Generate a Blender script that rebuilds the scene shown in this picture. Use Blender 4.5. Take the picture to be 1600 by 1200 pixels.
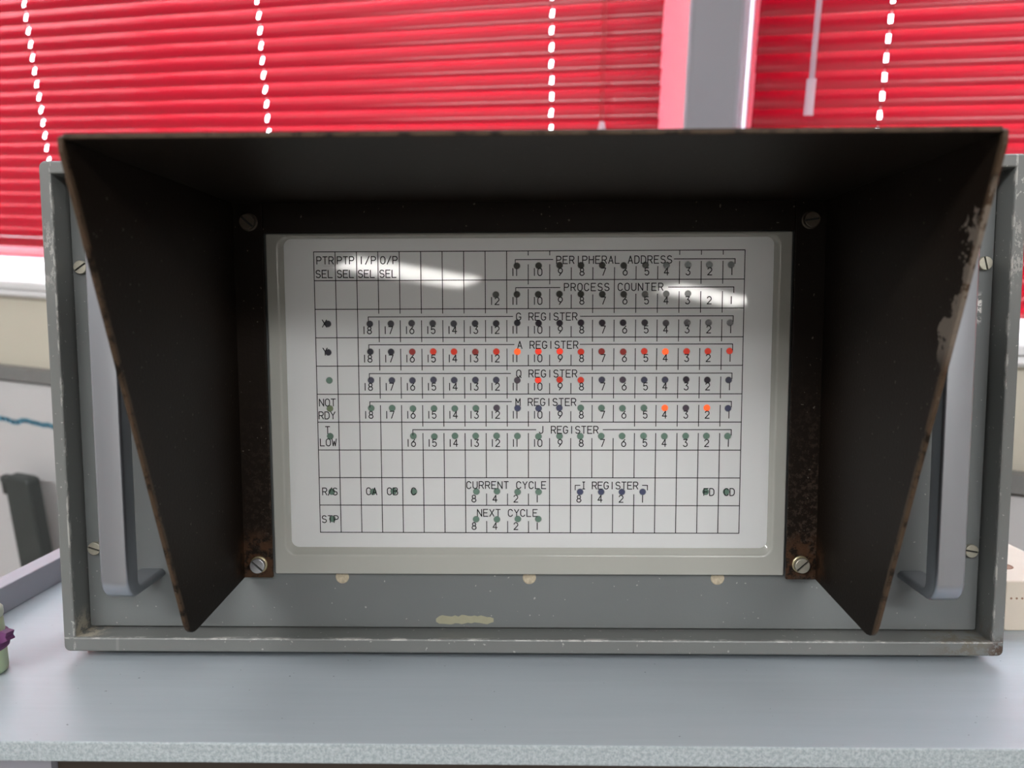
import bpy, bmesh, math, random
from mathutils import Matrix, Vector

random.seed(7)
sc = bpy.context.scene
for o in list(bpy.data.objects):
    bpy.data.objects.remove(o)
COL = sc.collection
MM = 0.001

# ------------------------------------------------------------------ frames
# ROOM is plumb (world).  The desk top and everything on it tilts back by about 11 degrees.
DESK = Matrix(((0.95405, -0.29294, -0.06299, 0.0),
               (0.29959, 0.93633, 0.18314, 0.0),
               (0.00534, -0.19359, 0.98107, 1.14),
               (0, 0, 0, 1)))
DR = DESK.to_3x3()
q = DR.to_quaternion(); q.normalize()
DESK = Matrix.Translation((0, 0, 1.14)) @ q.to_matrix().to_4x4()
ZB = 1140.0            # height (mm) of the panel centre above the floor
ZT = -144.0            # desk surface in desk coordinates (mm)

# ------------------------------------------------------------------ camera
cam = bpy.data.cameras.new('camera')
cam.sensor_width = 36.0
cam.lens = 1228.8 / 1600 * 36
cam.clip_start = 0.02
cam.dof.use_dof = True
cam.dof.focus_distance = 0.412
cam.dof.aperture_fstop = 9.0
co = bpy.data.objects.new('camera', cam)
COL.objects.link(co)
cx = Vector((0.94819, 0.31770, -0.00164))
cy = Vector((-0.30566, 0.91081, -0.27748))
cz = Vector((-0.08666, 0.26361, 0.96073))
m = Matrix.Identity(4)
for i in range(3):
    m[i][0] = cx[i]; m[i][1] = cz[i]; m[i][2] = -cy[i]
qq = m.to_quaternion(); qq.normalize()
co.matrix_world = Matrix.Translation((0.11772, -0.37667, 1.14 + 0.11515)) @ qq.to_matrix().to_4x4()
sc.camera = co

# ------------------------------------------------------------------ world, light, exposure
SKY = 30.0
LAMP = 43.0
w = bpy.data.worlds.new('overcast_sky'); sc.world = w
w.use_nodes = True
bg = w.node_tree.nodes['Background']
bg.inputs[0].default_value = (0.80, 0.90, 1.0, 1)
bg.inputs[1].default_value = SKY
sc.view_settings.view_transform = 'Standard'
sc.view_settings.look = 'None'
sc.view_settings.exposure = 0.0
sc.view_settings.gamma = 1.0
sc.view_settings.use_curve_mapping = False
sc.cycles.use_denoising = True
sc.cycles.max_bounces = 10
sc.cycles.transparent_max_bounces = 16
sc.cycles.caustics_reflective = False
sc.cycles.caustics_refractive = False
sc.cycles.sample_clamp_indirect = 6.0

# ------------------------------------------------------------------ node helpers
class NT:
    def __init__(s, name):
        s.m = bpy.data.materials.new(name); s.m.use_nodes = True
        s.t = s.m.node_tree; s.b = s.t.nodes['Principled BSDF']; s.out = s.t.nodes['Material Output']
        s._co = None
    def new(s, t, **k):
        n = s.t.nodes.new(t)
        for a, b in k.items(): setattr(n, a, b)
        return n
    def co(s):
        if s._co is None:
            s._co = s.new('ShaderNodeTexCoord').outputs['Object']
            sp = s.new('ShaderNodeSeparateXYZ'); s.t.links.new(s._co, sp.inputs[0])
            s.x, s.y, s.z = sp.outputs
        return s._co
    def link(s, a, b): s.t.links.new(a, b)
    def put(s, v, sock):
        if hasattr(v, 'is_linked') or hasattr(v, 'links'): s.link(v, sock)
        else: sock.default_value = v
    def math(s, op, a, b=0.0, clamp=False):
        n = s.new('ShaderNodeMath', operation=op, use_clamp=clamp)
        s.put(a, n.inputs[0]); s.put(b, n.inputs[1]); return n.outputs[0]
    def smooth(s, v, lo, hi, a=0.0, b=1.0):
        n = s.new('ShaderNodeMapRange', interpolation_type='SMOOTHSTEP')
        s.put(v, n.inputs[0]); n.inputs[1].default_value = lo; n.inputs[2].default_value = hi
        n.inputs[3].default_value = a; n.inputs[4].default_value = b; return n.outputs[0]
    def noise(s, scale, detail=4.0, rough=.6, stretch=(1, 1, 1)):
        mp = s.new('ShaderNodeMapping'); mp.inputs['Scale'].default_value = stretch
        s.link(s.co(), mp.inputs[0])
        n = s.new('ShaderNodeTexNoise'); n.inputs['Scale'].default_value = scale
        n.inputs['Detail'].default_value = detail; n.inputs['Roughness'].default_value = rough
        s.link(mp.outputs[0], n.inputs[0]); return n.outputs[0]
    def mix(s, f, a, b):
        n = s.new('ShaderNodeMix', data_type='RGBA')
        s.put(f, n.inputs[0])
        for v, i in ((a, 6), (b, 7)):
            if isinstance(v, tuple): n.inputs[i].default_value = (*v[:3], 1)
            else: s.link(v, n.inputs[i])
        return n.outputs[2]
    def color(s, v):
        if isinstance(v, tuple): s.b.inputs['Base Color'].default_value = (*v[:3], 1)
        else: s.link(v, s.b.inputs['Base Color'])
    def set(s, **k):
        names = dict(rough='Roughness', metal='Metallic', spec='Specular IOR Level', coat='Coat Weight', coatr='Coat Roughness', trans='Transmission Weight', alpha='Alpha')
        for a, v in k.items(): s.put(v, s.b.inputs[names[a]])
        return s
    def bump(s, h, strength=.2, dist=.001):
        n = s.new('ShaderNodeBump'); n.inputs['Strength'].default_value = strength; n.inputs['Distance'].default_value = dist
        s.link(h, n.inputs['Height']); s.link(n.outputs[0], s.b.inputs['Normal'])

def simple(name, c, rough=.5, metal=0.0, var=.12, nscale=60, spec=.5, bump=0.0, bscale=300, stretch=(1, 1, 1)):
    t = NT(name)
    n = t.noise(nscale, 4, .6, stretch)
    t.color(t.mix(n, tuple(v * (1 - var) for v in c), tuple(min(1, v * (1 + var)) for v in c)))
    t.set(rough=rough, metal=metal, spec=spec)
    if bump: t.bump(t.noise(bscale, 3, .6, stretch), bump, .0006)
    return t.m

def paint(name, c, rough=.42, kind='panel'):
    """old grey-green stove enamel: fine orange peel, dust specks, wear"""
    t = NT(name); t.co()
    base = t.mix(t.noise(9, 5, .6), tuple(v * .86 for v in c), tuple(v * 1.14 for v in c))
    speck = t.smooth(t.noise(420, 1, .5), .735, .76)
    base = t.mix(speck, base, (.34, .34, .31))
    scr = t.smooth(t.noise(55, 3, .7, (1, 1, .05)), .70, .74)
    base = t.mix(t.math('MULTIPLY', scr, .35), base, (.30, .30, .28))
    if kind == 'case':
        ax = t.math('ABSOLUTE', t.x)
        front = t.smooth(t.y, -.0105, -.0125)
        e1 = t.math('LESS_THAN', t.math('ABSOLUTE', t.math('SUBTRACT', ax, .2388)), .0006)
        e2 = t.math('LESS_THAN', t.math('ABSOLUTE', t.math('ADD', t.z, -.0124)), .0005)
        n = t.smooth(t.noise(260, 5, .75, (1, 1, .3)), .50, .60)
        n2 = t.smooth(t.noise(160, 5, .75, (.3, 1, 1)), .48, .60)
        wear = t.math('MULTIPLY', front, t.math('MAXIMUM', t.math('MULTIPLY', e1, n), t.math('MULTIPLY', e2, n2)))
        base = t.mix(t.math('MULTIPLY', wear, .75), base, (.42, .41, .38))
        # bare rusty corner chips and dirt along the lower lip
        d = t.new('ShaderNodeVectorMath', operation='DISTANCE'); t.link(t.co(), d.inputs[0]); d.inputs[1].default_value = (.244, -.012, .006)
        chip = t.math('MULTIPLY', t.smooth(d.outputs['Value'], .012, .004), t.smooth(t.noise(240, 4, .8), .40, .50))
        d2 = t.new('ShaderNodeVectorMath', operation='DISTANCE'); t.link(t.co(), d2.inputs[0]); d2.inputs[1].default_value = (-.237, -.006, .0127)
        chip2 = t.math('MULTIPLY', t.smooth(d2.outputs['Value'], .016, .004), t.smooth(t.noise(200, 4, .8), .42, .55))
        d3 = t.new('ShaderNodeVectorMath', operation='DISTANCE'); t.link(t.co(), d3.inputs[0]); d3.inputs[1].default_value = (.225, -.006, .0127)
        chip3 = t.math('MULTIPLY', t.smooth(d3.outputs['Value'], .024, .004), t.smooth(t.noise(160, 4, .8), .45, .58))
        base = t.mix(chip, base, (.06, .035, .022))
        base = t.mix(t.math('MULTIPLY', t.math('MULTIPLY', chip2, t.smooth(t.y, -.0129, -.0115)), .9), base, (.42, .38, .30))
        base = t.mix(t.math('MULTIPLY', chip3, .8), base, (.12, .10, .065))
        # scraped patches on the upright faces of the frame
        s1 = t.math('MULTIPLY', t.smooth(t.math('ABSOLUTE', t.math('SUBTRACT', t.z, .212)), .022, .006), t.smooth(t.noise(260, 4, .8, (1, 1, .6)), .52, .56))
        s1 = t.math('MULTIPLY', s1, t.math('MULTIPLY', front, t.math('GREATER_THAN', ax, .2395)))
        base = t.mix(t.math('MULTIPLY', s1, .6), base, (.40, .39, .36))
    else:
        # bare bright scrape and long scratch by the right-hand screw
        dx = t.math('ABSOLUTE', t.math('SUBTRACT', t.x, .2296)); dz = t.math('ABSOLUTE', t.math('SUBTRACT', t.z, .1837))
        msk = t.math('MULTIPLY', t.smooth(dx, .0034, .0022), t.smooth(dz, .0095, .0035))
        base = t.mix(t.math('MULTIPLY', msk, t.smooth(t.noise(330, 3, .7), .46, .52)), base, (.72, .71, .68))
    t.color(base)
    t.set(rough=rough, spec=.45)
    t.bump(t.noise(900, 2, .5), .10, .0004)
    return t.m

M = {}
M['case'] = paint('grey_green_case_paint', (.150, .155, .148), .40, 'case')
M['panel'] = paint('grey_panel_paint', (.140, .150, .148), .38, 'panel')
M['bezel'] = simple('pale_grey_bezel_paint', (.36, .36, .325), .12, 0, .05, 20, .5)
M['alu'] = simple('satin_aluminium', (.43, .45, .49), .33, .9, .10, 40, .5, .05, 200, (1, 1, .03))
M['nickel'] = simple('dull_nickel_screw', (.46, .44, .36), .42, .75, .18, 500)
M['zinc'] = simple('bright_zinc_screw', (.62, .63, .66), .30, .9, .12, 500)
M['brass'] = simple('brass_washer', (.48, .42, .26), .38, .8, .15, 500)
M['shaded'] = simple('shaded_screw', (.10, .08, .06), .45, .5, .2, 500)  # upper hood screws and washers: shade under the hood put into the colour
M['boxwhite'] = simple('white_lamp_box', (.94, .94, .93), .7)
M['slot'] = simple('shaded_screw_slot', (.02, .02, .018), .7)  # slot floor coloured dark to deepen the shade in the recess
M['creamscrew'] = simple('paint_clogged_screw', (.42, .36, .26), .6, 0, .75, 420)
M['rubber'] = simple('black_rubber', (.015, .015, .015), .8)
M['residue'] = simple('tape_residue', (.30, .29, .20), .55, 0, .10, 300)
t = NT('glossy_white_acrylic'); M['sheet'] = t.m
t.color((.94, .95, .94)); t.set(rough=.035, spec=1.0)
tr = t.new('ShaderNodeBsdfTranslucent'); tr.inputs[0].default_value = (.95, .95, .94, 1)
mx = t.new('ShaderNodeMixShader'); mx.inputs[0].default_value = .50
t.link(t.b.outputs[0], mx.inputs[1]); t.link(tr.outputs[0], mx.inputs[2]); t.link(mx.outputs[0], t.out.inputs[0])
t = NT('black_print'); M['ink'] = t.m
t.color((.008, .008, .010)); t.set(rough=.5, spec=.15)

def hood_mat():
    t = NT('black_hood_paint_with_rust'); t.co()
    base = t.mix(t.noise(14, 5, .65), (.0058, .0037, .0024), (.0125, .0080, .0052))
    speck = t.smooth(t.noise(500, 1, .5), .74, .77)
    base = t.mix(t.math('MULTIPLY', speck, .5), base, (.20, .18, .15))
    ax = t.math('ABSOLUTE', t.x)
    # flange dust and rust towards the lower screws
    fl = t.math('MULTIPLY', t.math('LESS_THAN', ax, .1502), t.smooth(t.z, .17, .06))
    fl = t.math('MULTIPLY', fl, t.math('GREATER_THAN', t.y, -.0056))
    base = t.mix(t.math('MULTIPLY', fl, t.smooth(t.noise(420, 4, .8), .48, .60)), base, (.055, .038, .028))
    d = t.new('ShaderNodeVectorMath', operation='DISTANCE')
    cmb = t.new('ShaderNodeCombineXYZ'); t.link(ax, cmb.inputs[0]); t.link(t.y, cmb.inputs[1]); t.link(t.z, cmb.inputs[2])
    t.link(cmb.outputs[0], d.inputs[0]); d.inputs[1].default_value = (.142, -.004, .052)
    rust = t.math('MULTIPLY', t.smooth(d.outputs['Value'], .020, .006), t.smooth(t.noise(170, 4, .75), .42, .56))
    base = t.mix(t.math('MULTIPLY', rust, .8), base, (.075, .036, .018))
    # bare brown sheet-metal edge along the slanting front
    e = t.math('ADD', t.math('MULTIPLY', t.math('SUBTRACT', t.z, .238), .3994), t.math('ADD', t.y, .1527))
    edge = t.math('MULTIPLY', t.smooth(e, .0011, .0003), t.smooth(t.noise(150, 4, .7), .36, .52))
    base = t.mix(t.math('MULTIPLY', edge, .7), base, (.085, .055, .034))
    # pale glue smear on the upper right edge
    zz = t.math('MULTIPLY', t.smooth(t.z, .158, .172), t.smooth(t.z, .232, .215))
    wob = t.math('MULTIPLY', t.math('SUBTRACT', t.noise(60, 4, .7), .47), .055)
    sm = t.math('MULTIPLY', t.smooth(t.math('SUBTRACT', e, wob), .0022, .0008), t.math('MULTIPLY', zz, t.math('GREATER_THAN', t.x, .1)))
    base = t.mix(t.math('MULTIPLY', sm, .55), base, (.24, .20, .165))
    t.color(base); t.set(rough=.48, spec=.14)
    t.bump(t.noise(700, 3, .6), .25, .0004)
    return t.m
M['hood'] = hood_mat()

def desk_mat():
    t = NT('grey_painted_board'); t.co()
    n = t.noise(16, 5, .65, (.16, 1.4, 1))
    n2 = t.noise(120, 4, .7, (.06, 1.6, 1))
    f = t.math('ADD', t.math('MULTIPLY', n, .6), t.math('MULTIPLY', n2, .4))
    base = t.mix(f, (.32, .365, .395), (.45, .495, .53))
    base = t.mix(t.smooth(t.noise(330, 2, .5), .74, .76), base, (.15, .16, .18))
    t.color(base); t.set(rough=.36, spec=.45)
    t.bump(t.noise(260, 4, .7, (.08, 1.4, 1)), .22, .0005)
    return t.m
M['desk'] = desk_mat()
def desk_edge():
    t = NT('grey_painted_rough_edge'); t.co()
    n = t.noise(620, 4, .75)
    t.color(t.mix(t.smooth(n, .35, .65), (.27, .315, .33), (.44, .49, .505))); t.set(rough=.6)
    t.bump(n, .6, .0012)
    return t.m
M['deskedge'] = desk_edge()
M['rail'] = simple('lilac_grey_rail_paint', (.30, .30, .34), .4, 0, .06, 30)
M['brown'] = simple('dark_brown_board', (.035, .024, .016), .6, 0, .3, 40, .5, 0, 300, (.1, 1, 1))
M['carpet'] = simple('beige_grey_floor_covering', (.30, .28, .26), .95, 0, .4, 200, .2, .5, 600)
M['wall'] = simple('cream_wall_paint', (.60, .565, .47), .75, 0, .03, 8, .3, .05, 200)
M['wallgrey'] = simple('light_wall_paint', (.80, .79, .77), .8, 0, .03, 8, .3)
M['mullion'] = simple('grey_mullion_paint', (.26, .25, .275), .5, 0, .05, 12, .4)
M['white'] = simple('white_window_paint', (.82, .82, .83), .35, 0, .02, 20)
M['ceil'] = simple('white_ceiling', (.86, .85, .83), .9, 0, .03, 10, .2)
M['board'] = simple('whiteboard_enamel', (.60, .595, .60), .25, 0, .05, 4, .5)
M['boardframe'] = simple('grey_board_frame', (.20, .20, .195), .5)
M['bluepen'] = simple('blue_marker_ink', (.12, .33, .46), .5, 0, .4, 90)
M['smudge'] = simple('grey_smudge', (.36, .35, .36), .6)
M['post'] = simple('dark_grey_post_paint', (.042, .049, .047), .5, 0, .15, 20)
M['cream'] = simple('cream_block', (.66, .58, .48), .55, 0, .05, 60)
M['creamhole'] = simple('brown_hole', (.28, .16, .10), .7)
M['tube'] = simple('pale_green_plastic', (.46, .56, .36), .35, 0, .08, 80)
M['cap'] = simple('pale_cap_plastic', (.62, .66, .55), .3)
M['band'] = simple('purple_band', (.13, .035, .12), .6, 0, .3, 300)
M['tubeink'] = simple('dark_green_print', (.03, .05, .03), .5)
M['cord'] = simple('white_cord', (.75, .70, .68), .7)
M['redcord'] = simple('red_cord', (.35, .01, .012), .7)

def slat_mat():
    t = NT('red_slat_lacquer')
    t.color((.265, .001, .010)); t.set(rough=.22, spec=.34)
    tr = t.new('ShaderNodeBsdfTranslucent'); tr.inputs[0].default_value = (.75, .01, .035, 1)
    mx = t.new('ShaderNodeMixShader'); mx.inputs[0].default_value = .03
    t.link(t.b.outputs[0], mx.inputs[1]); t.link(tr.outputs[0], mx.inputs[2]); t.link(mx.outputs[0], t.out.inputs[0])
    return t.m
M['slat'] = slat_mat()
def clear_mat(name, col, f):
    t = NT(name)
    t.color(col); t.set(rough=.2)
    tr = t.new('ShaderNodeBsdfTransparent')
    mx = t.new('ShaderNodeMixShader'); mx.inputs[0].default_value = f
    t.link(t.b.outputs[0], mx.inputs[1]); t.link(tr.outputs[0], mx.inputs[2]); t.link(mx.outputs[0], t.out.inputs[0])
    return t.m
M['wand'] = clear_mat('clear_wand_plastic', (.80, .74, .82), .45)
def glass_mat():
    t = NT('window_glass')
    tr = t.new('ShaderNodeBsdfTransparent'); tr.inputs[0].default_value = (.95, .97, .97, 1)
    gl = t.new('ShaderNodeBsdfGlossy'); gl.inputs['Roughness'].default_value = .02
    mx = t.new('ShaderNodeMixShader'); mx.inputs[0].default_value = .07
    t.link(tr.outputs[0], mx.inputs[1]); t.link(gl.outputs[0], mx.inputs[2]); t.link(mx.outputs[0], t.out.inputs[0])
    return t.m
M['glass'] = glass_mat()
def emit_mat(name, col, s):
    t = NT(name)
    e = t.new('ShaderNodeEmission'); e.inputs[0].default_value = (*col, 1); e.inputs[1].default_value = s
    t.link(e.outputs[0], t.out.inputs[0]); return t.m
M['diffuser'] = emit_mat('fluorescent_diffuser', (.985, .99, 1.0), LAMP)
M['addedmid'] = emit_mat('added_diffuser_mid', (.985, .99, 1.0), 1.2)  # for the added middle and far-left fill lights
M['addeddim'] = emit_mat('added_diffuser_dim', (.98, .99, 1.0), 4.0)  # for the added overhead fill row
M['diffuserfar'] = emit_mat('fluorescent_diffuser_far', (1.0, .97, .92), 22.0)

def lamp_mat(name, col, em=0.0, ecol=(1, .05, .02)):
    """indicator lamp seen through the white sheet: soft rim"""
    t = NT(name); t.co()
    r = t.math('SQRT', t.math('ADD', t.math('MULTIPLY', t.x, t.x), t.math('MULTIPLY', t.z, t.z)))
    t.color(col); t.set(rough=.12)
    if em:
        t.b.inputs['Emission Color'].default_value = (*ecol, 1); t.b.inputs['Emission Strength'].default_value = em
    tr = t.new('ShaderNodeBsdfTransparent')
    mx = t.new('ShaderNodeMixShader'); t.link(t.smooth(r, .00138, .00200), mx.inputs[0])
    t.link(t.b.outputs[0], mx.inputs[1]); t.link(tr.outputs[0], mx.inputs[2]); t.link(mx.outputs[0], t.out.inputs[0])
    return t.m
LM = {'dark': lamp_mat('lamp_dark_green_grey', (.050, .052, .044)), 'teal': lamp_mat('lamp_slate', (.085, .105, .105)),
      'navy': lamp_mat('lamp_navy', (.030, .030, .042)), 'plum': lamp_mat('lamp_plum', (.034, .026, .038)),
      'slate': lamp_mat('lamp_blue_grey', (.070, .070, .105)), 'mauve': lamp_mat('lamp_mauve', (.085, .068, .088)),
      'green': lamp_mat('lamp_green', (.125, .205, .160)), 'olive': lamp_mat('lamp_olive', (.17, .21, .12)), 'indigo': lamp_mat('lamp_indigo', (.065, .072, .13)),
      'dim': lamp_mat('lamp_dim_red', (.16, .035, .035), .10), 'mid': lamp_mat('lamp_red', (.25, .03, .02), .32),
      'bright': lamp_mat('lamp_bright_red', (.40, .03, .02), .62, (1, .055, .025)), 'full': lamp_mat('lamp_full_red', (.50, .06, .02), 1.0, (1, .11, .022))}

# ------------------------------------------------------------------ mesh helpers (input in millimetres)
def obj(name, bm, mat, parent=None, smooth=False, bevel=0.0, **props):
    bmesh.ops.scale(bm, vec=(MM, MM, MM), verts=bm.verts)
    me = bpy.data.meshes.new(name); bm.normal_update(); bm.to_mesh(me); bm.free()
    mats = mat if isinstance(mat, (list, tuple)) else [mat]
    for x in mats: me.materials.append(x)
    if smooth:
        for p in me.polygons: p.use_smooth = True
    o = bpy.data.objects.new(name, me); COL.objects.link(o)
    if parent: o.parent = parent
    if bevel:
        b = o.modifiers.new('bevel', 'BEVEL'); b.width = bevel * MM; b.segments = 3; b.limit_method = 'ANGLE'; b.angle_limit = math.radians(40)
        b.harden_normals = False
    for k, v in props.items(): o[k] = v
    return o
def empty(name, matrix, label, cat, group=None):
    o = bpy.data.objects.new(name, None); o.empty_display_size = .05; COL.objects.link(o)
    o.matrix_basis = matrix; o['label'] = label; o['category'] = cat
    if group: o['group'] = group
    return o
def box(bm, x0, x1, y0, y1, z0, z1, mi=0):
    v = [bm.verts.new(p) for p in ((x0, y0, z0), (x1, y0, z0), (x1, y1, z0), (x0, y1, z0), (x0, y0, z1), (x1, y0, z1), (x1, y1, z1), (x0, y1, z1))]
    for a in ((0, 3, 2, 1), (4, 5, 6, 7), (0, 1, 5, 4), (1, 2, 6, 5), (2, 3, 7, 6), (3, 0, 4, 7)):
        f = bm.faces.new([v[i] for i in a]); f.material_index = mi
    return bm
def B(*a):
    return box(bmesh.new(), *a)
def prism_x(bm, poly, x0, x1):
    """poly of (y,z) extruded along x"""
    a = [bm.verts.new((x0, y, z)) for y, z in poly]; b = [bm.verts.new((x1, y, z)) for y, z in poly]
    n = len(poly)
    f1 = bm.faces.new(a); f2 = bm.faces.new(b[::-1])
    for i in range(n): bm.faces.new((a[(i + 1) % n], a[i], b[i], b[(i + 1) % n]))
    bmesh.ops.recalc_face_normals(bm, faces=bm.faces[:])
    return bm
def rr(x0, x1, z0, z1, r, n=5):
    """rounded rectangle loop in (x,z), counter-clockwise"""
    out = []
    for cx_, cz_, a0 in ((x1 - r, z0 + r, -90), (x1 - r, z1 - r, 0), (x0 + r, z1 - r, 90), (x0 + r, z0 + r, 180)):
        for i in range(n + 1):
            a = math.radians(a0 + 90 * i / n); out.append((cx_ + r * math.cos(a), cz_ + r * math.sin(a)))
    return out
def loops(bm, L, cap0=False, cap1=False):
    """L: list of (loop of (x,z), y)"""
    rows = [[bm.verts.new((x, y, z)) for x, z in lp] for lp, y in L]
    n = len(rows[0])
    for a, b in zip(rows, rows[1:]):
        for i in range(n): bm.faces.new((a[i], a[(i + 1) % n], b[(i + 1) % n], b[i]))
    if cap0: bm.faces.new(rows[0][::-1])
    if cap1: bm.faces.new(rows[-1])
    bmesh.ops.recalc_face_normals(bm, faces=bm.faces[:])
    return bm
def lathe(bm, prof, axis='y', c=(0, 0, 0), n=24):
    """prof: (radius, height) list along the axis"""
    rows = []
    for r, h in prof:
        row = []
        for i in range(n):
            a = 2 * math.pi * i / n; u, v = r * math.cos(a), r * math.sin(a)
            p = (u, h, v) if axis == 'y' else (u, v, h)
            row.append(bm.verts.new((p[0] + c[0], p[1] + c[1], p[2] + c[2])))
        rows.append(row)
    for a, b in zip(rows, rows[1:]):
        for i in range(n): bm.faces.new((a[i], a[(i + 1) % n], b[(i + 1) % n], b[i]))
    bm.faces.new(rows[0][::-1]); bm.faces.new(rows[-1])
    bmesh.ops.recalc_face_normals(bm, faces=bm.faces[:])
    return bm
def tube(bm, pts, r, n=8):
    rows = []
    for i, p in enumerate(pts):
        p = Vector(p); d = (Vector(pts[min(i + 1, len(pts) - 1)]) - Vector(pts[max(i - 1, 0)])).normalized()
        u = d.orthogonal().normalized() if i == 0 else (u - d * u.dot(d)).normalized()
        v = d.cross(u)
        rows.append([bm.verts.new(p + (u * math.cos(2 * math.pi * k / n) + v * math.sin(2 * math.pi * k / n)) * r) for k in range(n)])
    for a, b in zip(rows, rows[1:]):
        for i in range(n): bm.faces.new((a[i], a[(i + 1) % n], b[(i + 1) % n], b[i]))
    bm.faces.new(rows[0][::-1]); bm.faces.new(rows[-1])
    bmesh.ops.recalc_face_normals(bm, faces=bm.faces[:])
    return bm
def struct(name, bm, mat, parent=None, **k):
    o = obj(name, bm, mat, parent, **k)
    if not parent: o['kind'] = 'structure'
    return o

# ------------------------------------------------------------------ the room (world = room, millimetres, floor z 0)
X0, X1, Y0, YW, H = -2900, 4300, -6600, 600, 2500
WT = 330                                    # thickness of the window wall
OP = [(-2000, 0, 1064, 2140), (61, 1500, 1064, 2140)]     # the two window openings (x0,x1,z0,z1)
bm = B(X0, X1, Y0, YW + WT, -40, 0); struct('floor', bm, M['carpet'])
bm = B(X0, X1, Y0, YW + WT, H, H + 60); struct('ceiling', bm, M['ceil'])
bm = B(X0 - 80, X0, Y0, YW + WT, 0, H); struct('wall_left', bm, M['wallgrey'])
bm = B(X1, X1 + 80, Y0, YW + WT, 0, H); struct('wall_right', bm, M['wallgrey'])
bm = B(X0, X1, Y0 - 80, Y0, 0, H); struct('wall_front', bm, M['wallgrey'])
bm = bmesh.new()
box(bm, X0, X1, YW, YW + WT, 0, 1052)
box(bm, X0, X1, YW, YW + WT, 2140, H)
box(bm, X0, OP[0][0], YW, YW + WT, 1052, 2140)
box(bm, OP[1][1], X1, YW, YW + WT, 1052, 2140)
wb = struct('wall_back', bm, M['wall'])
bm = B(0, 61, YW, YW + WT, 1052, 2140)
struct('mullion', bm, M['mullion'], wb, bevel=8)
# window sill: board with a rounded nosing and a small moulding beneath
bm = bmesh.new()
prism_x(bm, [(YW + WT - 20, 1052), (YW + WT - 20, 1064), (YW - 14, 1064), (YW - 19, 1062), (YW - 21, 1058), (YW - 20, 1049), (YW - 14, 1047), (YW, 1047), (YW, 1052)], -2080, 1580)
struct('trim_1', bm, M['white'], label='white painted window sill board under both red blinds')
bm = bmesh.new()
prism_x(bm, [(YW - 12, 1046.8), (YW - 15, 1038), (YW - 10, 1033), (YW, 1033), (YW, 1046.8)], -2080, 1580)
struct('trim_2', bm, M['white'], label='white moulding strip below the window sill')
for k, (a, b, c, d) in enumerate(OP):
    yf = YW + 227
    fr = bmesh.new()
    loops(fr, [(rr(a, b, c, d, 1, 1), yf + 50), (rr(a, b, c, d, 1, 1), yf), (rr(a + 76, b - 76, c + 52, d - 52, 3, 1), yf), (rr(a + 80, b - 80, c + 56, d - 56, 3, 1), yf + 50)])
    wo = struct('window_%d' % (k + 1), fr, M['white'], bevel=2)
    xm = (a + b) / 2
    obj('window_bar', B(xm - 24, xm + 24, yf + 4, yf + 46, c + 54, d - 54), M['white'], wo, bevel=2)
    obj('pane', B(a + 78, xm - 24, yf + 24, yf + 28, c + 54, d - 54), M['glass'], wo)
    obj('pane', B(xm + 24, b - 78, yf + 24, yf + 28, c + 54, d - 54), M['glass'], wo)

# ------------------------------------------------------------------ ceiling lights, some added as fill
def ceiling_light(x, y, rot, ln, wd, mat, label):
    t = empty('ceiling_light', Matrix.Translation((x * MM, y * MM, H * MM)) @ Matrix.Rotation(rot, 4, 'Z'), label, 'light', 'fluorescent ceiling lights')
    bm = bmesh.new()
    prism_x(bm, [(-wd / 2 - 12, 0), (-wd / 2 - 12, -30), (-wd / 2, -42), (wd / 2, -42), (wd / 2 + 12, -30), (wd / 2 + 12, 0)], -ln / 2 - 14, ln / 2 + 14)
    obj('housing', bm, M['white'], t)
    bm = bmesh.new()
    prism_x(bm, [(-wd / 2, -42.5), (-wd / 2 + 14, -58), (wd / 2 - 14, -58), (wd / 2, -42.5)], -ln / 2, ln / 2)
    obj('diffuser', bm, mat, t)
for x in (-900, 1300):
    ceiling_light(x, -150, 0, 1500, 260, M['addeddim'], 'added ceiling fill light close to the window wall, towards the %s wall' % ('left' if x < 0 else 'right'))  # unseen overhead row, added to brighten the desk
for x in (-900, 1300):
    ceiling_light(x, -1600, 0, 1500, 220, M['diffuser'], 'white fluorescent ceiling light in the first row behind the viewer, towards the %s wall' % ('left' if x < 0 else 'right'))
for x, wh in ((-1700, 'left'), (700, 'middle'), (3100, 'right')):
    ceiling_light(x, -3300, 0, 1500, 260, M['addedmid'], 'added ceiling fill light in the second row from the window, ' + wh)  # unseen middle row, added to lift the top of the screen
ceiling_light(-1700, -5100, 0, 1500, 300, M['addedmid'], 'added ceiling fill light in the far row, beside the left wall')  # added fill for the screen, kept out of its reflection
ceiling_light(690, -4960, math.radians(-18), 960, 320, M['diffuserfar'], 'white fluorescent ceiling light in the far row, middle, set askew')
ceiling_light(3010, -4950, math.radians(-20), 880, 250, M['diffuserfar'], 'white fluorescent ceiling light in the far row, beside the right wall')

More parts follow.
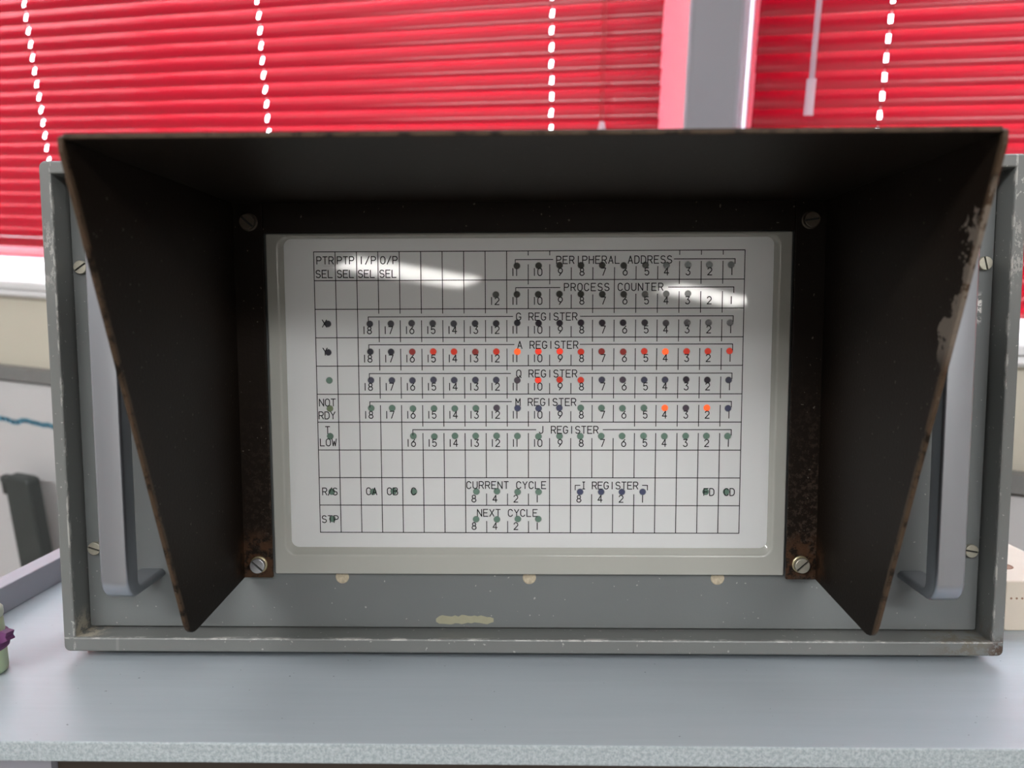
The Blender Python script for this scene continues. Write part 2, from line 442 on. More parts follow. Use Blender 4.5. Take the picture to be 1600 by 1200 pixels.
# ------------------------------------------------------------------ red venetian blinds
def slat_mesh(xa, xb, holes, tilt=math.radians(68), hx=2.1):
    W_, sag, N = 25.0, 2.6, 10
    R_ = (W_ * W_ / 4 + sag * sag) / (2 * sag); ha = math.asin(W_ / 2 / R_)
    prof = []
    for i in range(N + 1):
        a = -ha + 2 * ha * i / N
        u, h = R_ * math.sin(a), R_ * math.cos(a) - R_ + sag / 2   # u across, h crown up
        # inner (room) edge down, outer edge up; crown faces the room
        prof.append((u * math.cos(tilt) - h * math.sin(tilt), u * math.sin(tilt) + h * math.cos(tilt)))
    xs = [xa]
    for h in sorted(holes): xs += [h - hx, h + hx]
    xs.append(xb)
    bm = bmesh.new()
    rows = [[bm.verts.new((x, y, z)) for y, z in prof] for x in xs]
    for i in range(len(xs) - 1):
        hole = (i % 2 == 1)
        for j in range(N):
            if hole and 3 <= j <= 6: continue
            bm.faces.new((rows[i][j], rows[i + 1][j], rows[i + 1][j + 1], rows[i][j + 1]))
    return bm
def blind(xa, xb, holes, z0, PITCH, label, wands):
    YB = 720
    root = empty('venetian_blind', Matrix.Translation((0, YB * MM, (ZB) * MM)), label, 'blind', 'red venetian blinds')
    ztop = 985
    first = None
    n = int((ztop - 40 - z0) / PITCH)
    for k in range(n):
        z = z0 + PITCH * k
        if first is None:
            first = obj('slat', slat_mesh(xa, xb, holes), M['slat'], root, smooth=True); o = first
        else:
            o = first.copy(); COL.objects.link(o); o.parent = root
        o.location = (random.uniform(-.6, .6) * MM, 0, z * MM)
        o.rotation_euler = (math.radians(random.uniform(-.7, .7)), 0, 0)
    bm = bmesh.new()
    loops(bm, [(rr(xa, xb, z0 - 26, z0 - 9, 2, 2), -8), (rr(xa, xb, z0 - 27, z0 - 8, 2, 2), -6), (rr(xa, xb, z0 - 27, z0 - 8, 2, 2), 9), (rr(xa, xb, z0 - 26, z0 - 9, 2, 2), 9)], True, True)
    obj('bottom_rail', bm, M['slat'], root)
    obj('head_rail', B(xa, xb, -14, 14, ztop - 25, ztop + 14.9), M['slat'], root, bevel=2)
    for h in holes:
        bm = bmesh.new()
        tube(bm, [(h, 0, z0 - 14), (h, 0, ztop - 25)], .7, 6)
        obj('lift_cord', bm, M['cord'], root)
        bm = bmesh.new()
        for dy in (-9.6, 9.6):
            tube(bm, [(h + 1, dy, z0 - 14), (h + 1, dy, ztop - 25)], .4, 5)
        obj('ladder_string', bm, M['redcord'], root)
    for kind, xt, zt, xbm, zbm in wands:
        if kind == 'wand':
            d = Vector((xbm - xt, 0, zbm - zt)); L = d.length
            bm = bmesh.new()
            g = Vector((xbm, -24, zbm)) - d.normalized() * 42
            tube(bm, [(xt - d.x / L * (ztop - zt) * 0, -24, ztop - 30), (g.x, -24, g.z)], 3.4, 8)
            w_ = obj('tilt_wand', bm, M['wand'], root, smooth=True)
            bm = bmesh.new(); tube(bm, [tuple(g), tuple(g + d.normalized() * 5), (xbm, -24, zbm)], 5.6, 10)
            obj('wand_grip', bm, M['wand'], w_)
        else:
            bm = bmesh.new()
            tube(bm, [(xt - 2.4, -19, ztop - 30), (xbm - 2.4, -19, zbm + 10)], .8, 6)
            tube(bm, [(xt + 2.4, -19, ztop - 30), (xbm + 1.2, -19, zbm + 10)], .8, 6)
            c_ = obj('pull_cord', bm, M['redcord'], root)
            bm = bmesh.new(); lathe(bm, [(2.5, 14), (4, 12), (6, 0), (6.8, -16), (5, -18)], 'z', (xbm, -19, zbm), 12)
            obj('tassel', bm, M['wand'], c_, smooth=True)
    return root
blind(-1900, -46, [-1555, -1101, -648, -193], -14.5, 20.8, 'red slatted venetian blind behind the left and middle of the grey box', [('cord', -117, 985, -117.7, 146)])
blind(71.5, 1490, [220.6, 675, 1130], -72.5, 21.4, 'red slatted venetian blind with a clear wand, right of the grey mullion', [('wand', 138.6, 985, 138.6, 162.8)])

# ------------------------------------------------------------------ whiteboard on the wall below the sill
wbm = Matrix.Translation((0, (YW - 2) * MM, 0))
wt = empty('whiteboard', wbm, 'scuffed whiteboard with a blue pen line, fixed below the window sill', 'whiteboard')
bx0, bx1, bz0, bz1 = -1750, 1500, 380, 892
obj('board_surface', B(bx0 + 12, bx1 - 12, -10, 0, bz0 + 12, bz1 - 10), M['board'], wt)
bm = bmesh.new()
loops(bm, [(rr(bx0, bx1, bz0, bz1 + 18, 2, 1), 0), (rr(bx0, bx1, bz0, bz1 + 18, 2, 1), -16), (rr(bx0 + 20, bx1 - 20, bz0 + 20, bz1 - 4, 2, 1), -16), (rr(bx0 + 20, bx1 - 20, bz0 + 20, bz1 - 4, 2, 1), -8)])
obj('board_frame', bm, M['boardframe'], wt)
def ribbon(bm, pts, wd, y):
    for (a, b) in zip(pts, pts[1:]):
        a, b = Vector(a), Vector(b); d = (b - a).normalized(); nrm = Vector((-d.y, d.x)) * wd / 2; a = a - d * wd * .3; b = b + d * wd * .3
        vs = [bm.verts.new((p.x, y, p.y)) for p in (a + nrm, a - nrm, b - nrm, b + nrm)]
        bm.faces.new(vs)
    return bm
pts = []
for i in range(60):
    x = -1420 + i * 11.5
    pts.append((x, 812 - (x + 1180) * .012 + 3 * math.sin(i * .7) + random.uniform(-2.5, 2.5)))
bm = bmesh.new(); ribbon(bm, pts[:20], 9, -10.3); obj('pen_line', bm, M['bluepen'], wt)
bm = bmesh.new(); ribbon(bm, pts[22:], 9, -10.4); obj('pen_line', bm, M['bluepen'], wt)
bm = bmesh.new()
for i in range(40):
    x, z = random.uniform(-1650, 1200), random.uniform(430, 850); s = random.uniform(2, 9)
    ribbon(bm, [(x, z), (x + s * .6, z + s * .5)], s * .35, -10.35)
obj('pen_smudges', bm, M['smudge'], wt, kind='stuff')

# ------------------------------------------------------------------ dark post with a hook, standing on the floor by the whiteboard
pt = empty('post', Matrix.Translation((-1082 * MM, 575 * MM - .03, .0)), 'dark grey upright post with small hook, standing before the whiteboard', 'post')
bm = bmesh.new(); loops(bm, [(rr(-27, 27, 14, 728, 9, 4), 12), (rr(-28, 28, 14, 730, 10, 4), 9), (rr(-28, 28, 14, 730, 10, 4), -9), (rr(-26, 26, 14, 728, 9, 4), -12)], True, True)
obj('upright', bm, M['post'], pt, smooth=False)
bm = bmesh.new(); prism_x(bm, [(-7, 726), (-7, 714), (7, 714), (7, 726)], -44, -24); prism_x(bm, [(-6, 718), (-6, 692), (6, 692), (6, 718)], -44, -36)
obj('hook', bm, M['post'], pt, bevel=2)
bm = B(-33, -26, -8, 8, 540, 668); obj('side_strip', bm, M['post'], pt, bevel=1.5)
bm = bmesh.new(); loops(bm, [(rr(-60, 60, 0, 14, 3, 2), 27), (rr(-60, 60, 0, 14, 3, 2), -60)], True, True); obj('base', bm, M['post'], pt)

# ------------------------------------------------------------------ the sloping desk
DT = 9.0
dk = empty('desk', DESK @ Matrix.Translation((0, 0, ZT * MM)), 'grey painted shelf-topped desk with raised side rails under the display box', 'desk')
bm = bmesh.new(); box(bm, -334, 334, -92, 420, -DT, 0)
bm.faces.ensure_lookup_table(); bm.normal_update()
for f in bm.faces:
    if f.normal.y < -.5: f.material_index = 1
obj('desk_top', bm, [M['desk'], M['deskedge']], dk, bevel=.8)
for s in (-1, 1):
    bm = bmesh.new(); x = (-334, -320) if s < 0 else (320, 334)
    obj('side_rail', box(bm, x[0], x[1], -92 if s > 0 else -60, 420, .02, 17), M['rail'], dk, bevel=.8)
obj('back_rail', box(bmesh.new(), -319.9, 319.9, 406, 420, .02, 17), M['rail'], dk, bevel=.8)
obj('apron', box(bmesh.new(), -214, 318, -72, -56, -110, -DT - .05), M['brown'], dk)
obj('leg_board', box(bmesh.new(), -330, -214.5, -76, -52, -120, -DT - .05), M['rail'], dk)
inv = dk.matrix_basis.inverted()
def desk_leg(x, y, ztop):
    c = dk.matrix_basis @ Vector((x * MM, y * MM, ztop * MM))
    bm = bmesh.new()
    hw = 22 * MM
    tops = []
    for sx, sy in ((-1, -1), (1, -1), (1, 1), (-1, 1)):
        px, py = c.x + sx * hw, c.y + sy * hw
        # top follows the underside plane
        nrm = dk.matrix_basis.to_3x3() @ Vector((0, 0, 1)); pz = c.z - (nrm.x * (px - c.x) + nrm.y * (py - c.y)) / nrm.z
        tops.append((inv @ Vector((px, py, pz)), inv @ Vector((px, py, .0005))))
    a = [bm.verts.new(t_[0] / MM) for t_ in tops]; b = [bm.verts.new(t_[1] / MM) for t_ in tops]
    bm.faces.new(a); bm.faces.new(b[::-1])
    for i in range(4): bm.faces.new((a[(i + 1) % 4], a[i], b[i], b[(i + 1) % 4]))
    bmesh.ops.recalc_face_normals(bm, faces=bm.faces[:])
    obj('leg', bm, M['rail'], dk)
for x, y in ((-290, -22), (290, -22), (-290, 380), (290, 380)):
    desk_leg(x, y, -DT - .05)

# ------------------------------------------------------------------ the display unit
BZ = ZT      # all display parts: meshes in desk coordinates shifted so that z 0 is the desk surface
du = empty('display_unit', DESK @ Matrix.Translation((0, 0, ZT * MM)), 'grey metal register display box with a black hood, on the grey desk', 'display unit')
S = -ZT      # add to desk z to get unit z
def Z(z): return z + S
CX0, CX1, CZ0, CZ1 = -244.6, 244.6, Z(-139), Z(114.6)
OX, OZ0, OZ1 = 238.4, Z(-131.3), Z(108.2)
bm = bmesh.new()
loops(bm, [(rr(CX0 + 1, CX1 - 1, CZ0 + 1, CZ1 - 1, 3, 4), 300), (rr(CX0, CX1, CZ0, CZ1, 3, 4), 298), (rr(CX0, CX1, CZ0, CZ1, 3, 4), -12.2),
           (rr(CX0 + .35, CX1 - .35, CZ0 + .35, CZ1 - .35, 2.8, 4), -13), (rr(CX0 + 1.1, CX1 - 1.1, CZ0 + 1.1, CZ1 - 1.1, 2.4, 4), -13.3),
           (rr(-OX - .9, OX + .9, OZ0 - .9, OZ1 + .9, .9, 4), -13.3), (rr(-OX - .25, OX + .25, OZ0 - .25, OZ1 + .25, .6, 4), -13.0),
           (rr(-OX, OX, OZ0, OZ1, .5, 4), -12.3), (rr(-OX, OX, OZ0, OZ1, .5, 4), 6)], True)
case = obj('case', bm, M['case'], du)
for x in (-196, 196):
    for y in (32, 262):
        bm = bmesh.new(); lathe(bm, [(13, 0.05), (15, 1.0), (15, 4.0), (13, 4.9)], 'z', (x, y, 0), 20); obj('foot', bm, M['rubber'], du)
bm = bmesh.new()
PH = (-127.6, 127.6, Z(-87.6), Z(77.2))
loops(bm, [(rr(*PH, 2, 2), 4), (rr(-237.5, 237.5, OZ0 + .9, OZ1 - .9, 1, 2), 3), (rr(-237.5, 237.5, OZ0 + .9, OZ1 - .9, 1, 2), .4), (rr(-237.1, 237.1, OZ0 + 1.3, OZ1 - 1.3, 1, 2), 0),
           (rr(*PH, 2, 2), 0), (rr(*PH, 2, 2), 4)])
panel = obj('front_panel', bm, M['panel'], du)
# fixing screws of the panel (cheese heads with a slot)
def slotted(name, parent, x, z, y, r, h, ang, mat, washer=None):
    bm = bmesh.new()
    n = 28
    # head built as rings with the slot left as a recess: two half discs
    a = math.radians(ang); ca, sa = math.cos(a), math.sin(a); sw = r * .13
    lathe(bm, [(r, 0), (r, -h + .35), (r * .93, -h * .62)], 'y', (0, 0, 0), n)
    bm.faces.ensure_lookup_table(); bm.faces[-1].material_index = 1
    for sgn in (1, -1):
        half = []
        for i in range(13):
            t_ = math.radians(8 + 164 * i / 12)
            u, v = r * .985 * math.cos(t_), r * .985 * math.sin(t_)
            v = max(v, sw)
            half.append((u * ca - sgn * v * sa, u * sa + sgn * v * ca))
        lo = [bm.verts.new((px, -h * .55, pz)) for px, pz in half]; mid = [bm.verts.new((px, -h + .2, pz)) for px, pz in half]
        hi = [bm.verts.new((px * .93, -h, pz * .93)) for px, pz in half]
        for A_, B_ in ((lo, mid), (mid, hi)):
            for i in range(len(half)):
                j = (i + 1) % len(half); bm.faces.new((A_[i], A_[j], B_[j], B_[i]))
        bm.faces.new(hi)
    bmesh.ops.recalc_face_normals(bm, faces=bm.faces[:])
    o = obj(name, bm, [mat, M['slot']], parent); o.location = (x * MM, y * MM, z * MM)
    return o
for x, z, a in ((-232.5, 62.5, 35), (-232.5, -87, -18), (232.5, 62.5, -75), (232.5, -87, -10)):
    slotted('panel_screw', du, x, Z(z), 0, 3.5, 2.2, a, M['nickel'])
# handles: bent square aluminium bar
def handle(xc):
    bm = bmesh.new()
    wx = 7.0
    zo, zi = (77.5, 71.5), (-103.0, -98.2)
    F, I = -39.0, -27.5
    def path(yf, zt, zb, r, n=6):
        P = [(0.0, zt)]
        for i in range(n + 1):
            a = math.radians(90 * i / n); P.append((yf + r - r * math.sin(a), zt - r + r * math.cos(a)))
        for i in range(n + 1):
            a = math.radians(90 * i / n); P.append((yf + r - r * math.cos(a), zb + r - r * math.sin(a)))
        P.append((0.0, zb)); return P
    out, inn = path(F, zo[0], zi[0], 11), path(I, zo[1], zi[1], 4)
    c = 1.6
    cols = []
    for (a, b) in zip(out, inn):
        a, b = Vector(a), Vector(b); d = (b - a).normalized()
        a2, b2 = a + d * c, b - d * c
        ring = [(-wx + c, a), (-wx, a2), (-wx, b2), (-wx + c, b), (wx - c, b), (wx, b2), (wx, a2), (wx - c, a)]
        cols.append([bm.verts.new((xc + x, p.x, Z(p.y))) for x, p in ring])
    for A_, B_ in zip(cols, cols[1:]):
        for i in range(8): bm.faces.new((A_[i], A_[(i + 1) % 8], B_[(i + 1) % 8], B_[i]))
    bm.faces.new(cols[0]); bm.faces.new(cols[-1][::-1])
    bmesh.ops.recalc_face_normals(bm, faces=bm.faces[:])
    o = obj('handle', bm, M['alu'], du, smooth=True, bevel=0, label='satin aluminium grab handle')
    o.modifiers.new('normals', 'WEIGHTED_NORMAL').keep_sharp = True
    return o
handle(-202.5); handle(202.3)
# hood: black sheet metal, straight sides with a slanting front
hx, hz1, hz0, th = 150.0, Z(94), Z(-101.3), 1.8
yt, yb, yb0 = -152.7, -74.7, -3.0
bm = bmesh.new()
sl = (yb - yt) / (hz0 - hz1)
r = 9
poly = [(yb0 - 2.6, hz0), (yb0 - 2.6, hz1 + th)]
poly += [(yt + 3, hz1 + th), (yt - .2, hz1 + th - 1.2), (yt, hz1 - 4)]
d1 = Vector((yb - yt, hz0 - hz1)).normalized()
cor = Vector((yb, hz0 - 4)); d2 = Vector((1, .055)).normalized()
for i in range(7):
    t_ = i / 6; p = (cor - d1 * r) * (1 - t_) ** 2 + cor * 2 * t_ * (1 - t_) + (cor + d2 * r) * t_ ** 2
    poly.append((p.x, p.y))
prism_x(bm, poly, -hx - th, -hx); prism_x(bm, poly, hx, hx + th)
nt = 12
prism_x(bm, [(yb0 - 2.6, hz1), (yb0 - 2.6, hz1 + th), (yt, hz1 + th), (yt, hz1)], -hx, hx)
# flange: two uprights and the top strip, flat against the panel round the bezel
box(bm, -hx - th, -135.2, yb0 - 2.6, yb0 - .6, hz0, hz1 + th); box(bm, 134.9, hx + th, yb0 - 2.6, yb0 - .6, hz0, hz1 + th)
box(bm, -135.2, 134.9, yb0 - 2.6, yb0 - .6, Z(79.2), hz1 + th)
hood = obj('hood', bm, M['hood'], du, bevel=.5, label='black open-fronted light hood with rusty edges')
for x, z, a, mt, wm in ((-142, 84.6, -42, 'shaded', 'shaded'), (142.1, 84.2, 8, 'shaded', 'shaded'), (-142.3, -94.0, -42, 'zinc', 'brass'), (142.2, -93.0, 42, 'nickel', 'brass')):
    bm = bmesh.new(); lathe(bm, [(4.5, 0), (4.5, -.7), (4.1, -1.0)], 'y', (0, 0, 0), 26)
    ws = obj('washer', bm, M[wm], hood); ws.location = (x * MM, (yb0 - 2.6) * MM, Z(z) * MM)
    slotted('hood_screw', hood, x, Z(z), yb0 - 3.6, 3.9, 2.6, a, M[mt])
# bezel
bx0_, bx1_, bz0_, bz1_ = -134.7, 134.5, Z(-100.0), Z(79.0)
bm = bmesh.new()
rg = (-129.3, 128.9, Z(-90.4), Z(78.0))
wn = (-126.3, 126.1, Z(-86.2), Z(76.6))
def ins(q_, d): return (q_[0] + d, q_[1] - d, q_[2] + d, q_[3] - d)
ow = (bx0_, bx1_, bz0_, bz1_)
loops(bm, [(rr(*ow, .8, 6), 0), (rr(*ow, .8, 6), -2.3), (rr(*ow, .8, 6), -2.5), (rr(*ins(ow, .15), .8, 6), -2.85), (rr(*ins(ow, .5), .8, 6), -3), (rr(*ins(ow, .8), .8, 6), -3),
           (rr(*ins(rg, -.3), 6.3, 6), -3.0), (rr(*rg, 6, 6), -3.0), (rr(*ins(rg, .35), 5.8, 6), -2.96), (rr(*ins(rg, .7), 5.6, 6), -2.83), (rr(*ins(rg, 1.0), 5.4, 6), -2.62),
           (rr(*ins(rg, 1.22), 5.2, 6), -2.36), (rr(*ins(rg, 1.4), 5.1, 6), -2.05), (rr(*ins(rg, 1.55), 5.0, 6), -1.8), (rr(*ins(wn, -.6), 4.5, 6), -.6), (rr(*wn, 4, 6), -.06)])
obj('bezel', bm, M['bezel'], du, smooth=True, label='pale grey bezel framing the white screen')
# half-hidden countersunk screws under the bezel, tape residue
for x in (-99.6, .7, 100.6):
    bm = bmesh.new(); lathe(bm, [(3.6, .05), (3.6, -.1), (3.1, -.35), (1.6, -.30), (.6, -.15)], 'y', (0, 0, 0), 22)
    o = obj('bezel_screw', bm, M['creamscrew'], du, label='paint-clogged screw half hidden under the bezel'); o.location = (x * MM, 0, Z(-102.6) * MM)
bm = bmesh.new()
up, dn = [], []
for i in range(19):
    x = -49.5 + 31 * i / 18
    up.append((x, Z(-123.6) + random.uniform(-.9, .5) + (-1.0 if i in (0, 18) else 0))); dn.append((x, Z(-128.0) + random.uniform(-.5, .7) + (1.2 if i in (0, 18) else 0)))
lp = up[::-1] + dn
loops(bm, [(lp, -.02), (lp, -.12)], False, True)
obj('tape_residue', bm, M['residue'], du, label='beige strip of old tape residue')

# ------------------------------------------------------------------ the white screen with its printed grid, lettering and lamps
hole = (-127.6, 127.6, Z(-87.6), Z(77.2))
bm = bmesh.new(); loops(bm, [(rr(*hole, 2, 2), 4), (rr(*hole, 2, 2), 48)], False, True); obj('lamp_box', bm, M['boxwhite'], du)
bm = bmesh.new()
bm.faces.new([bm.verts.new(p) for p in ((-128, -.05, Z(-88)), (128, -.05, Z(-88)), (128, -.05, Z(77.5)), (-128, -.05, Z(77.5)))])
scr = obj('display_screen', bm, M['sheet'], du, label='glossy white screen printed with a register grid')
GX0, GX1, GZ1, GZ0 = -110.7, 111.3, Z(69.9), Z(-78.1)
CW, CH = (GX1 - GX0) / 20, (GZ1 - GZ0) / 10
def gp(u, v): return (GX0 + u * CW, GZ1 - v * CH)
YP = -.30
LWD = .42
bm = bmesh.new()
def ln(u0, v0, u1, v1, wd=LWD): ribbon(bm, [gp(u0, v0), gp(u1, v1)], wd, YP)
for rr_ in range(11): ln(0, rr_, 20, rr_)
ln(0, 0, 0, 10); ln(20, 0, 20, 10)
def col(k, *segs):
    for a, b in segs: ln(k, a, k, b)
T = .15
for k in range(1, 10): col(k, (0, 2 + (T if k >= 3 else 0)))
for k in (10, 11): col(k, (0, T), (.47, 1 + T), (1.32, 2))
for k in (12, 13): col(k, (.58, 1), (1.52, 2 + (T if k == 13 else 0)))
col(14, (.58, 2 + T)); col(15, (.55, 1), (1.5, 2 + T)); col(16, (.55, 1), (1.5, 2 + T))
for k in (17, 18, 19): col(k, (0, T), (.38, 1 + T), (1.42, 2 + T))
for r_ in (2, 3, 4, 5):
    for k in (1, 2): col(k, (r_, r_ + 1))
    for k in range(3, 20):
        lo = .40 if (k <= 9 or k >= 13) else .62
        nx = 1 + T
        if r_ == 5 and k in (3, 4, 11, 12, 13, 14): nx = 1
        if r_ < 5 and k in (10, 11, 12): nx = 1
        col(k, (r_ + lo, r_ + nx))
for k in range(1, 5): col(k, (6, 7))
for k in range(5, 20): col(k, (6 + (.58 if 11 <= k <= 14 else .40), 7))
for k in range(1, 20): col(k, (7, 8))
for r_ in (8, 9):
    for k in range(1, 20):
        if k in (8, 9, 10): col(k, (r_ + .58, r_ + 1))
        elif r_ == 8 and k in (13, 14, 15): col(k, (r_ + .60, r_ + 1))
        else: col(k, (r_, r_ + 1))
def bracket(r_, u0, ua, ub, u1, v=.27, drop=.47):
    ln(u0, r_ + v, ua, r_ + v); ln(u0, r_ + v, u0, r_ + drop); ln(ub, r_ + v, u1, r_ + v); ln(u1, r_ + v, u1, r_ + drop)
bracket(0, 9.40, 11.15, 16.75, 19.55, .30); bracket(1, 9.42, 11.48, 16.50, 19.52)
bracket(2, 2.50, 9.28, 12.42, 19.52); bracket(3, 2.50, 9.34, 12.42, 19.52, .25); bracket(4, 2.50, 9.17, 12.42, 19.52); bracket(5, 2.50, 9.21, 12.46, 19.52)
bracket(6, 4.52, 10.36, 13.52, 19.54); bracket(8, 12.22, 12.45, 15.40, 15.64, .27, .44)
obj('printed_grid', bm, M['ink'], scr)

def arc(cx_, cz_, rx, rz, a0, a1, n=8):
    return [(cx_ + rx * math.cos(math.radians(a0 + (a1 - a0) * i / n)), cz_ + rz * math.sin(math.radians(a0 + (a1 - a0) * i / n))) for i in range(n + 1)]
OV = arc(2, 4, 2, 2, 180, 0, 10) + arc(2, 2, 2, 2, 0, -180, 10) + [(0, 4)]
GL = {
 'A': [[(0, 0), (2, 6), (4, 0)], [(.7, 2), (3.3, 2)]],
 'B': [[(0, 3.2), (2.3, 3.2)] + arc(2.3, 4.6, 1.4, 1.4, -90, 90)[1:] + [(0, 6), (0, 0), (2.4, 0)] + arc(2.4, 1.6, 1.6, 1.6, -90, 90)[1:]],
 'C': [arc(2, 4, 2, 2, 20, 180) + arc(2, 2, 2, 2, 180, 340)],
 'D': [[(0, 0), (0, 6), (1.8, 6)] + arc(1.8, 3.8, 2.2, 2.2, 90, 0) + arc(1.8, 2.2, 2.2, 2.2, 0, -90) + [(0, 0)]],
 'E': [[(4, 6), (0, 6), (0, 0), (4, 0)], [(0, 3.1), (3.2, 3.1)]],
 'F': [[(4, 6), (0, 6), (0, 0)], [(0, 3.1), (3.2, 3.1)]],
 'G': [arc(2, 4, 2, 2, 25, 180) + arc(2, 2, 2, 2, 180, 360) + [(4, 2.7), (2.4, 2.7)]],
 'H': [[(0, 0), (0, 6)], [(4, 0), (4, 6)], [(0, 3.1), (4, 3.1)]],
 'I': [[(2, 0), (2, 6)]],
 'i': [[(2, 0), (2, 6)], [(1, 0), (3, 0)], [(1, 6), (3, 6)]],
 'J': [[(3.4, 6), (3.4, 1.7)] + arc(1.7, 1.7, 1.7, 1.7, 0, -160)],
 'L': [[(0, 6), (0, 0), (3.8, 0)]],
 'M': [[(0, 0), (0, 6), (2, 2.4), (4, 6), (4, 0)]],
 'N': [[(0, 0), (0, 6), (4, 0), (4, 6)]],
 'O': [OV], '0': [OV],
 'P': [[(0, 0), (0, 6), (2.4, 6)] + arc(2.4, 4.4, 1.6, 1.6, 90, -90)[1:] + [(0, 2.8)]],
 'Q': [OV, [(2.4, 1.4), (4.2, -.5)]],
 'R': [[(0, 0), (0, 6), (2.4, 6)] + arc(2.4, 4.4, 1.6, 1.6, 90, -90)[1:] + [(0, 2.8)], [(2.2, 2.8), (4, 0)]],
 'S': [arc(2, 4.5, 1.9, 1.5, 25, 270) + arc(2, 1.5, 2, 1.5, 90, -155)],
 'T': [[(2, 0), (2, 6)], [(0, 6), (4, 6)]],
 'U': [[(0, 6), (0, 2)] + arc(2, 2, 2, 2, 180, 360) + [(4, 6)]],
 'W': [[(0, 6), (1, 0), (2, 4), (3, 0), (4, 6)]],
 'X': [[(0, 0), (4, 6)], [(0, 6), (4, 0)]],
 'Y': [[(0, 6), (2, 3), (4, 6)], [(2, 3), (2, 0)]],
 '/': [[(.3, -.3), (3.7, 6.3)]],
 '1': [[(2, 0), (2, 6)]],
 '2': [arc(2, 4.2, 1.9, 1.8, 165, -25) + [(0, 0), (4, 0)]],
 '3': [[(.2, 6), (3.8, 6), (1.9, 3.6)] + arc(1.9, 1.8, 2, 1.8, 80, -155)],
 '4': [[(3, 0), (3, 6), (0, 1.8), (4.2, 1.8)]],
 '5': [[(3.7, 6), (.5, 6), (.2, 3.3)] + arc(1.9, 2, 2, 2, 130, -150)],
 '6': [[(3.2, 6), (.7, 3.3)] + arc(2, 2, 2, 2, 150, -210, 14)],
 '7': [[(0, 6), (4, 6), (1.4, 0)]],
 '8': [arc(2, 4.5, 1.6, 1.5, -90, 270, 14), arc(2, 1.55, 2, 1.55, 90, 450, 14)],
 '9': [arc(2, 4, 2, 2, -30, 330, 14), [(3.7, 3.0), (1.0, 0)]],
}
GH, GW, SW = 3.75, 2.25, .48
def text(name, s, u, v, adv, first=True):
    """s drawn from grid position (u, v top of capitals); adv in cells"""
    bm = bmesh.new(); x0, ztop = gp(u, v)
    for i, ch in enumerate(s):
        if ch == ' ': continue
        for st in GL[ch]:
            ribbon(bm, [(x0 + i * adv * CW + p[0] / 4 * GW, ztop - GH + p[1] / 6 * GH) for p in st], SW, YP - .01)
    return obj(name, bm, M['ink'], scr)
def number(s, u, v):
    bm = bmesh.new(); x0, ztop = gp(u, v); x = x0
    for i, ch in enumerate(s):
        if ch == '1' and len(s) == 2 and i == 0:
            ribbon(bm, [(x, ztop - GH), (x, ztop)], SW, YP - .01); x += 1.75
        else:
            off = -2 / 4 * GW if ch == '1' else 0
            if ch == '1' and i == 1: off = -2 / 4 * GW + .2
            for st in GL[ch]: ribbon(bm, [(x + off + p[0] / 4 * GW * .95, ztop - GH + p[1] / 6 * GH) for p in st], SW, YP - .01)
    return obj('number', bm, M['ink'], scr)
W = 'lettering'
for s, u in (('PTR', .14), ('PTP', 1.10), ('I/P', 2.12), ('O/P', 3.13)): text(W, s, u, .17, .285)
for u in (.09, 1.09, 2.07, 3.08): text(W, 'SEL', u, .64, .285)
text(W, 'PERIPHERAL ADDRESS', 11.32, .19, .301); text(W, 'PROCESS COUNTER', 11.68, 1.13, .312)
for s, u, v in (('G', 9.45, 2.15), ('A', 9.50, 3.14), ('Q', 9.45, 4.15), ('M', 9.41, 5.16)): text(W, s + ' REGISTER', u, v, .291)
text(W, 'J REGISTER', 10.51, 6.15, .286); text(W, 'CURRENT CYCLE', 7.06, 8.14, .297); text(W, 'NEXT CYCLE', 7.56, 9.15, .295)
text(W, 'i', 12.52, 8.15, .28); text(W, 'REGISTER', 13.03, 8.15, .279)
text(W, 'X', .33, 2.37, .28); text(W, 'Y', .33, 3.36, .28)
text(W, 'NOT', .10, 5.17, .28); text(W, 'RDY', .07, 5.63, .28); text(W, 'T', .36, 6.16, .28); text(W, 'LOW', .10, 6.60, .28)
text(W, 'R/S', .15, 8.38, .25); text(W, 'CA', 2.26, 8.37, .29); text(W, 'CB', 3.26, 8.37, .29); text(W, 'C', 4.42, 8.37, .29); text(W, 'STP', .10, 9.39, .285)
text(W, 'FD', 18.31, 8.38, .27); text(W, 'CD', 19.27, 8.38, .27)
def nums(r_, first, c0, v):
    n = first
    for c in range(c0, 20):
        if n >= 10: number(str(n), c + .29, v)
        elif n == 1: number('1', c + .42, v)
        else: number(str(n), c + (.40 if n >= 5 else .30), v)
        n -= 1
nums(0, 11, 9, .60); nums(1, 12, 8, 1.60)
for r_ in (2, 3, 4, 5): nums(r_, 18, 2, r_ + .61)
nums(6, 16, 4, 6.62)
for r_, c0 in ((8, 7), (9, 7), (8, 12)):
    for i, s in enumerate('8421'): number(s, c0 + i + (.30 if s != '1' else .42), r_ + .63)

